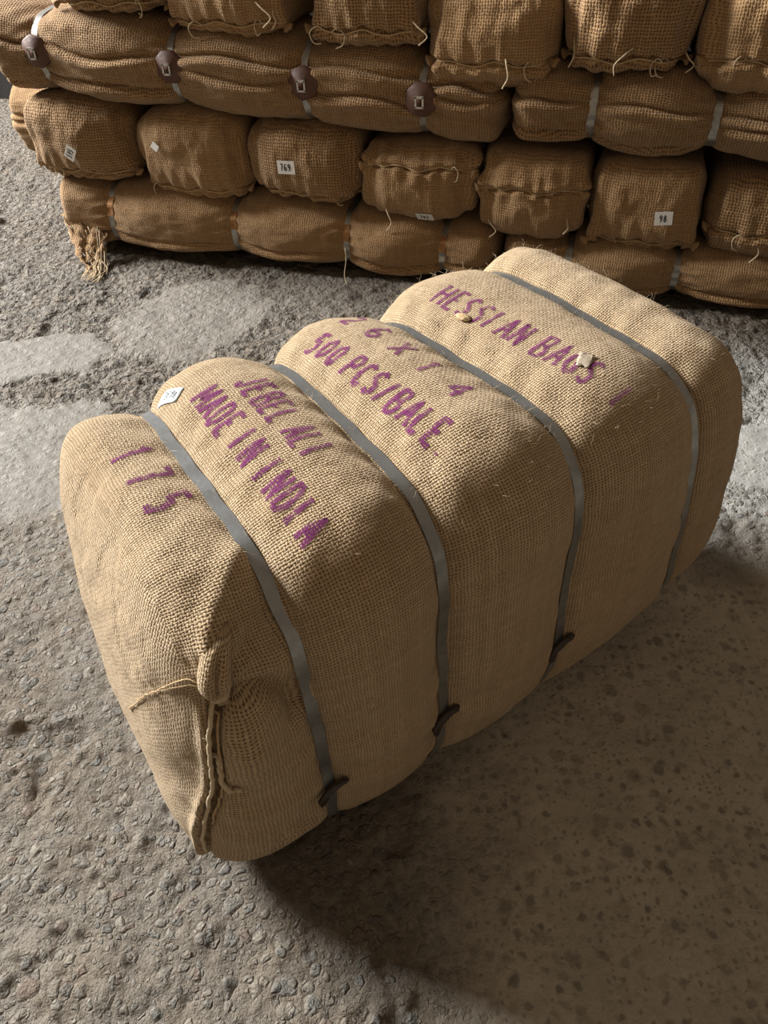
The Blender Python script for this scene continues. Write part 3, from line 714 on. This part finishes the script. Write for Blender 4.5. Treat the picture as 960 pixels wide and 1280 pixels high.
def long_bale(t0, t1, tz, straps, label, seed, mat, pads=(), group='bales laid lengthwise in the stack', nfold=2, depth=0.22, d0=0.0, rust=False, sw=0.022, r=0.07, z1=(0.62, 0.80), bows=(-0.16, 0.12)):
    tc = (t0+t1)/2; ss = [a for a, _, _ in tz]; zmin = min(b for _, b, _ in tz)
    root = empty('jute_bale', stack_matrix(tc, d0+depth, zmin, 'T'), label, 'bale', group)
    st = {'s': [a-tc for a in ss], 'a': [depth-0.026]*len(ss), 'zb': [b-zmin+0.004 for _, b, _ in tz], 'zt': [c-zmin-0.014 for _, _, c in tz], 'yc': [0]*len(ss), 'zl': (0.022, 0.75)}
    ks = [k-tc for k in straps]
    b = Bale(t0-tc, t1-tc, st, ks, [0.022]+[0.034]*(len(ks)-1)+[0.022], p=2.6, r=r, n=2.9, ns=200, npf=250, capn=22)
    rnd = random.Random(seed)
    edges = [t0-tc]+ks+[t1-tc]
    folds = []
    for i in range(len(edges)-1):
        for f in range(nfold):
            folds.append((edges[i], edges[i+1], rnd.uniform(0.12, 0.88) if f else rnd.uniform(*z1), rnd.uniform(*bows), rnd.uniform(0.012, 0.022), rnd.random()*6))
    def disp(G, Nv, s):
        X_, Y_, Z_ = G[..., 0], G[..., 1], G[..., 2]
        zb = np.interp(X_, st['s'], st['zb']); zt = np.interp(X_, st['s'], st['zt']); h = (Z_-zb)/(zt-zb)
        d = (fbm(X_*7+seed*3.1, Z_*9+Y_*4, seed, 3)-0.5)*0.020 + (fbm(X_*9+seed, Z_*34+Y_*10, seed+40, 3)-0.5)*0.008
        front = smoothstep(0.02, -0.10, Y_)
        for (a, c, z0, bow, dep, ph) in folds:
            u = (X_-a)/(c-a); m = ((u > 0) & (u < 1))*np.clip(np.sin(np.clip(u, 0, 1)*math.pi), 0, 1)**0.35
            zf = z0+bow*np.sin(u*math.pi)+0.02*np.sin(u*9+ph)
            e = h-zf
            d = d+m*front*(-dep*np.exp(-(e/0.026)**2)+dep*0.8*np.exp(-((e+0.085)/0.06)**2))
        # radiating gathers where the cloth is drawn in under the straps
        for k in ks:
            dd = np.abs(X_-k); d = d+0.0035*np.sin(h*38+ph+dd*30)*np.exp(-((dd-0.03)/0.035)**2)*front
        return G+Nv*d[..., None]
    b.build('sacking', mat, root, disp)
    for k in ks:
        if abs(k+tc) < 2.6:
            o = b.strap(k, sw, M_STEEL_OLD, root, lift=0.0018)
            if rust:
                h0 = np.interp(k, st['s'], st['zt'])
                pts = []
                for z in np.linspace(0.62, 0.86, 9):
                    h = b.bvh.ray_cast(Vector((k, -1, h0*z)), Vector((0, 1, 0)))
                    if h[0] is not None: pts.append(h[0]+Vector((0, -0.0045, 0)))
                V = []; Fc = []
                for i, p in enumerate(pts): V += [p+Vector((-sw*0.52, 0, 0)), p+Vector((sw*0.52, 0, 0))]
                for i in range(len(pts)-1): Fc.append((2*i, 2*i+1, 2*i+3, 2*i+2))
                ro = mesh_obj('strap_overlap', V, Fc, M_RUST, root, smooth=False); tag(ro, 'rusty overlapped piece of strap')
                md = ro.modifiers.new('t', 'SOLIDIFY'); md.thickness = 0.001
    for k in pads:
        kk = k-tc; zm = np.interp(kk, st['s'], st['zt']); zl = np.interp(kk, st['s'], st['zb'])
        pad_disc(b, kk, zl+(zm-zl)*0.60, root)
    b.root = root; b.tc = tc
    return b

def end_bale(t0, t1, z0, z1, hs, label, seed, mat, side='low', dist=0.0, length=0.86, group='bales stacked end-on', loops=True, ears=True, gath=1.0, r=0.15, sag=0.0):
    wd = (t1-t0)/2-0.002; H = z1-z0; tc = (t0+t1)/2
    root = empty('jute_bale', stack_matrix(tc, dist, z0, 'N'), label, 'bale', group)
    st = {'s': [0, 0.06, length], 'a': [wd-0.004]*3, 'zb': [0.004, 0.003, 0.003], 'zt': [H-0.004]*3, 'yc': [0]*3}
    b = Bale(0.0, length, st, [0.34, 0.62], [0.006, 0.012, 0.006], p=2.8, r=r, n=4.0, ns=46, npf=190, capn=64, capb=0.1)
    def seamz(y): return H*hs+sag*np.cos(y/wd*1.5)+0.006*np.sin(y*40+seed)
    def disp(G, Nv, s):
        X_, Y_, Z_ = G[..., 0], G[..., 1], G[..., 2]
        cap = 1-smoothstep(0.06, 0.17, X_)
        d = (fbm(Y_*8+seed*2.3, Z_*8+X_*5, seed, 3)-0.5)*0.030 + (fbm(Y_*26+seed, Z_*13+X_*9, seed+31, 3)-0.5)*0.009
        e = Z_-seamz(Y_)
        d = d-cap*0.016*np.exp(-(e/0.007)**2)
        lip = -1 if side == 'low' else 1
        d = d+cap*0.009*np.exp(-((e-lip*0.018)/0.012)**2)*(0.7+0.3*np.sin(Y_*120+seed))
        gw = np.sin(Y_*115+fbm(Y_*10, Z_*4, seed+7)*6+seed)
        d = d+cap*gath*0.0055*gw*np.exp(-np.abs(e)/0.045)
        # broad vertical tucks at the flanks
        q_ = np.abs(Y_)/wd
        d = d+cap*0.012*np.sin(q_*15+Z_*9+seed)*smoothstep(0.6, 0.9, q_)
        # dog-ear corners drawn out at the seam ends
        for sg in (-1, 1):
            d = d+ears*0.016*np.exp(-((Y_-sg*wd*0.93)/0.025)**2-(e/0.030)**2-((X_-0.04)/0.05)**2)
        return G+Nv*d[..., None]
    b.build('sacking', mat, root, disp)
    # sewing cord along the seam
    pts = []
    for y in np.linspace(-wd*0.86, wd*0.86, 34):
        h = b.bvh.ray_cast(Vector((-0.5, y, float(seamz(np.array(y))))), Vector((1, 0, 0)))
        if h[0] is not None: pts.append(h[0]+Vector((-0.0015, 0, 0.002*math.sin(y*60+seed))))
    rnd = random.Random(seed)
    tube(pts, 0.0028, M_CORD, 'sewing_cord', root)
    if ears:
        for sg in (-1, 1):
            p = pts[0] if sg < 0 else pts[-1]
            c = Vector((p.x+0.004, p.y*1.02, p.z)); dirv = Vector((-0.5, sg*0.8, rnd.uniform(-0.5, 0.1))).normalized()
            V = []; Fc = []; n = 12; u = dirv.orthogonal().normalized(); v = dirv.cross(u)
            prof_ = [(-0.016, 0.020), (-0.006, 0.017), (0.004, 0.009), (0.009, 0.008), (0.016, 0.012), (0.023, 0.016), (0.028, 0.0135), (0.029, 0.002)]
            for (l, rr) in prof_:
                for k in range(n):
                    a = 2*math.pi*k/n; r3 = rr*(1+0.30*math.sin(a*3+seed+l*60)); V.append(c+dirv*l+u*(r3*math.cos(a))+v*(r3*0.45*math.sin(a)))
            for i in range(len(prof_)-1):
                for k in range(n): Fc.append((i*n+k, i*n+(k+1) % n, (i+1)*n+(k+1) % n, (i+1)*n+k))
            Fc.append(tuple((len(prof_)-1)*n+k for k in range(n))); Fc.append(tuple(range(n))[::-1])
            mesh_obj('tied_corner', V, Fc, M_EAR, root)
    if loops:
        for q_ in range(rnd.choice((1, 2))):
            i = rnd.choice((3, 5, 24, 27, 29)); p = pts[min(i, len(pts)-1)]; s_ = rnd.choice((-1, 1)); w_ = rnd.uniform(.02, .045)
            lp = [p, p+Vector((-0.012, s_*w_*0.5, 0.012)), p+Vector((-0.014, s_*w_, -0.004)), p+Vector((-0.010, s_*w_*0.8, -0.03)), p+Vector((-0.006, s_*w_*0.3, -0.022-rnd.random()*0.02))]
            lp = catmull(lp, 7); tube(lp, 0.0018, M_CORDP, 'cord_loop', root)
    b.root = root; b.wd = wd; b.H = H
    return b

def paper(b, y, z, w_, h_, ang, text, curl=0.003):
    def pl(off):
        def f(u, v):
            h = b.bvh.ray_cast(Vector((-0.5, u, v)), Vector((1, 0, 0)))
            return (h[0] if h[0] is not None else Vector((0.03, u, v)))+Vector((-off, 0, 0))
        return f
    # flat stiff label: corners taken from the cloth, then interpolated
    c0 = pl(0.004)(y, z); hx = []
    ca, sa = math.cos(ang), math.sin(ang)
    # reading direction is -y (to the viewer's right)
    def uvp(a, bb): return (y-(a*ca-bb*sa), z+(a*sa+bb*ca))
    P = [pl(0.0035)(*uvp(a, bb)) for a, bb in ((-w_/2, -h_/2), (w_/2, -h_/2), (w_/2, h_/2), (-w_/2, h_/2))]
    xm = min(p.x for p in P+[c0]); 
    gx = (P[1].x-P[0].x+P[2].x-P[3].x)/2; gz = (P[3].x-P[0].x+P[2].x-P[1].x)/2; x0 = min(c0.x, sum(p.x for p in P)/4)-0.001
    def at(a, bb, off=0.0):
        u, v = uvp(a, bb); return Vector((x0+gx*a/w_+gz*bb/h_-off, u, v))
    V = [at(a, bb) for a, bb in ((-w_/2, -h_/2), (w_/2, -h_/2), (w_/2, h_/2), (-w_/2, h_/2))]+[at(a, bb, 0.0008) for a, bb in ((-w_/2, -h_/2), (w_/2, -h_/2), (w_/2, h_/2), (-w_/2, h_/2))]
    o = mesh_obj('paper_tag', V, [(0, 1, 2, 3), (7, 6, 5, 4), (0, 4, 5, 1), (1, 5, 6, 2), (2, 6, 7, 3), (3, 7, 4, 0)], M_PAPER, b.root, smooth=False)
    tag(o, 'small white paper tag'+(' printed with a number' if text else ''))
    if text:
        ch = h_*0.5; cw = ch*0.52; pitch = ch*0.62
        x_ = -pitch*len(text)/2+0.001; V = []
        lettering('printed_number', text, (x_, -ch/2), (1, 0), (0, 1), cw, ch, ch*0.2, lambda u, v: at(u, v, 0.0014), M_PRINT, o, pitch=pitch, step=0.006)
    return o

b1 = long_bale(-0.215, 1.455, [(-0.19, 0, .275), (0.2, 0, .245), (0.7, 0, .235), (1.13, 0, .215), (1.46, 0, .20)], [0.02, 0.51, 0.93, 1.27],
          'jute bale at floor level on the left with a frayed trailing end', 11, M_STACKF, rust=True, nfold=1, z1=(0.36, 0.48), bows=(-0.17, -0.08))
b2 = long_bale(1.465, 3.10, [(1.46, 0, .185), (2.2, 0, .18), (3.1, 0, .175)], [1.69, 2.03, 2.45, 2.85],
          'jute bale on the floor at right, partly hidden by the big bale', 12, M_STACKF, nfold=1, z1=(0.38, 0.5), bows=(-0.2, -0.1))
b3 = long_bale(-0.295, 1.450, [(-.27, .545, .81), (.13, .515, .785), (.62, .487, .75), (1.0, .46, .72), (1.37, .435, .685), (1.46, .43, .68)], [-0.085, 0.385, 0.83, 1.20],
          'upper left lengthwise jute bale with round brown pads on its straps', 13, M_STACK, pads=(-0.085, 0.385, 0.83, 1.20))
b4 = long_bale(1.460, 3.10, [(1.45, .462, .695), (1.8, .452, .675), (2.2, .44, .64), (3.1, .43, .63)], [1.70, 2.04, 2.45, 2.85],
          'upper right lengthwise jute bale without pads on its straps', 14, M_STACK)
E2 = [(-.275, .165, .265, .54, .14, 'low', 'end-on bale at the far left carrying a tilted diamond-shaped number tag', 21),
      (.170, .580, .225, .515, .13, 'low', 'end-on bale with a small blank tag near its upper left', 22),
      (.582, .985, .245, .495, .12, 'low', 'end-on bale with the tag reading 769', 23),
      (.988, 1.372, .205, .455, .74, 'high', 'end-on bale tied across its top, tag at its bottom edge', 24),
      (1.375, 1.722, .172, .448, .62, 'high', 'end-on bale without a tag, cord tied across it above the big bale', 25),
      (1.725, 2.075, .165, .435, .12, 'low', 'end-on bale with a slanted tag at the right of the middle row', 26),
      (2.078, 2.46, .160, .42, .36, 'low', 'end-on bale cut by the right edge of the picture, middle row', 27)]
EB = []
for (t0, t1, z0, z1, hs, sd, lb, sdn) in E2:
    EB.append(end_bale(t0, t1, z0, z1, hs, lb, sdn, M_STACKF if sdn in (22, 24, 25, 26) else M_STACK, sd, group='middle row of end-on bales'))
E4 = [(-.02, .385, .785, 1.05, .12, 'low', 'topmost end-on bale at the far left, only its lowest edge in view', 31),
      (.39, .795, .732, 1.01, .14, 'low', 'second end-on bale from the left in the top row', 32),
      (.845, 1.205, .705, .98, .20, 'low', 'third end-on bale from the left in the top row, cord loop on its right', 33),
      (1.210, 1.585, .615, .89, .28, 'low', 'fourth end-on bale from the left in the top row, hanging lowest over its neighbours', 34),
      (1.590, 1.940, .662, .94, .16, 'low', 'fifth end-on bale from the left in the top row', 35),
      (1.955, 2.35, .615, .89, .36, 'low', 'rightmost end-on bale of the top row, cut by the picture edge', 36)]
for (t0, t1, z0, z1, hs, sd, lb, sdn) in E4:
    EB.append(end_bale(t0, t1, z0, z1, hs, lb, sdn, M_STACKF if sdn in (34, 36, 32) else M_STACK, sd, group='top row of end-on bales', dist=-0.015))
bb = long_bale(-1.04, 0.32, [(-1.04, 0, .34), (.32, 0, .33)], [-0.62, -0.3, 0.05], 'plain bale lying half hidden in the dark behind the left end of the stack', 41, M_STACKF, group='bales behind', d0=0.90)
del bb.root['group']
# frayed cloth and loose yarns trailing from the left end of the lowest bale
def L1(t, d, z): return b1.root.matrix_world.inverted() @ wp(t, d, z)
bpy.context.view_layer.update()
V = []; Fc = []; nI, nJ = 10, 18
for j in range(nJ+1):
    v = j/nJ
    for i in range(nI+1):
        u = i/nI-0.5
        c = Vector((-0.10+0.10*v, 0.02-0.17*v, 0.11*(1-v)**1.4+0.006))
        wd_ = 0.15*(1-v)+0.035
        V.append(L1(c.x+u*wd_+0.008*math.sin(j*1.7+i), c.y+0.010*math.sin(i*2.1+j*0.4), max(0.004, c.z+0.012*math.sin(i*1.9+j*0.5)-u*0.05*(1-v))))
for j in range(nJ):
    for i in range(nI):
        if j > 8 and (i*7+j*3) % 5 == 0 and i not in (0, nI-1): continue
        a_ = j*(nI+1)+i; Fc.append((a_, a_+1, a_+nI+2, a_+nI+1))
ra = mesh_obj('frayed_end', V, Fc, M_STACKF, b1.root, [(V[i].x, V[i].z+V[i].y) for f in Fc for i in f]); ra.modifiers.new('t', 'SOLIDIFY').thickness = 0.003
rnd = random.Random(5); V = []; Fc = []
for k in range(46):
    t0 = rnd.uniform(-0.17, -0.01); t1 = rnd.uniform(-0.03, 0.04); d1 = rnd.uniform(-0.22, -0.10)
    pts = catmull([L1(t0, -0.005, rnd.uniform(.05, .12)), L1(t0*0.6+t1*0.4, -0.04+rnd.uniform(-.02, .01), rnd.uniform(.03, .06)), L1(t1, d1*0.7, rnd.uniform(.008, .02)), L1(t1+rnd.uniform(-.03, .03), d1, 0.006)], 6)
    v2, f2 = tube(pts, rnd.uniform(0.0007, 0.0014), None, None, n=4); o_ = len(V); V += v2; Fc += [tuple(a_+o_ for a_ in f) for f in f2]
tag(mesh_obj('loose_yarns', V, Fc, M_CORDP, b1.root), kind='stuff')
tube(catmull([L1(.935, -0.004, .12), L1(.94, -0.018, .08), L1(.935, -0.03, .03), L1(.95, -0.05, .006)], 6), 0.0018, M_CORDP, 'loose_twine', b1.root)
# knotted strings hanging in front of the top row
rnd = random.Random(9)
for eb_, ys in ((EB[8], (-0.16, -0.12)), (EB[9], (0.17, -0.15)), (EB[11], (0.14, -0.16, -0.02)), (EB[10], (-0.05,)), (EB[3], (0.1,)), (EB[4], (-0.12, 0.13)), (EB[6], (0.05,))):
    for y in ys:
        h = eb_.bvh.ray_cast(Vector((-0.5, y, eb_.H*rnd.uniform(.18, .4))), Vector((1, 0, 0)))
        if h[0] is None: continue
        p = h[0]; a1, a2 = rnd.uniform(-.05, .05), rnd.uniform(.04, .08)
        tube(catmull([p+Vector((-.003, 0, 0)), p+Vector((-.014, a1*.4, -.012)), p+Vector((-.020, a1, -a2*.6)), p+Vector((-.022, a1*.7+.01, -a2))], 7), 0.0022, M_CORDP, 'loose_string', eb_.root)
paper(EB[0], -0.005, 0.115, 0.052, 0.038, 0.95, '595')
paper(EB[1], 0.095, 0.190, 0.026, 0.026, 0.9, '')
paper(EB[2], 0.035, 0.130, 0.060, 0.042, 0.02, '769')
paper(EB[3], -0.03, 0.030, 0.058, 0.034, 0.03, '782')
paper(EB[5], -0.055, 0.130, 0.052, 0.040, 0.10, '98')

# turn the whole place so that the stack stands square to the axes
RZ = Matrix.Rotation(-math.atan2(T.y, T.x), 4, 'Z')
bpy.context.view_layer.update()
for o in [o for o in bpy.context.scene.objects if o.parent is None]: o.matrix_world = RZ @ o.matrix_world
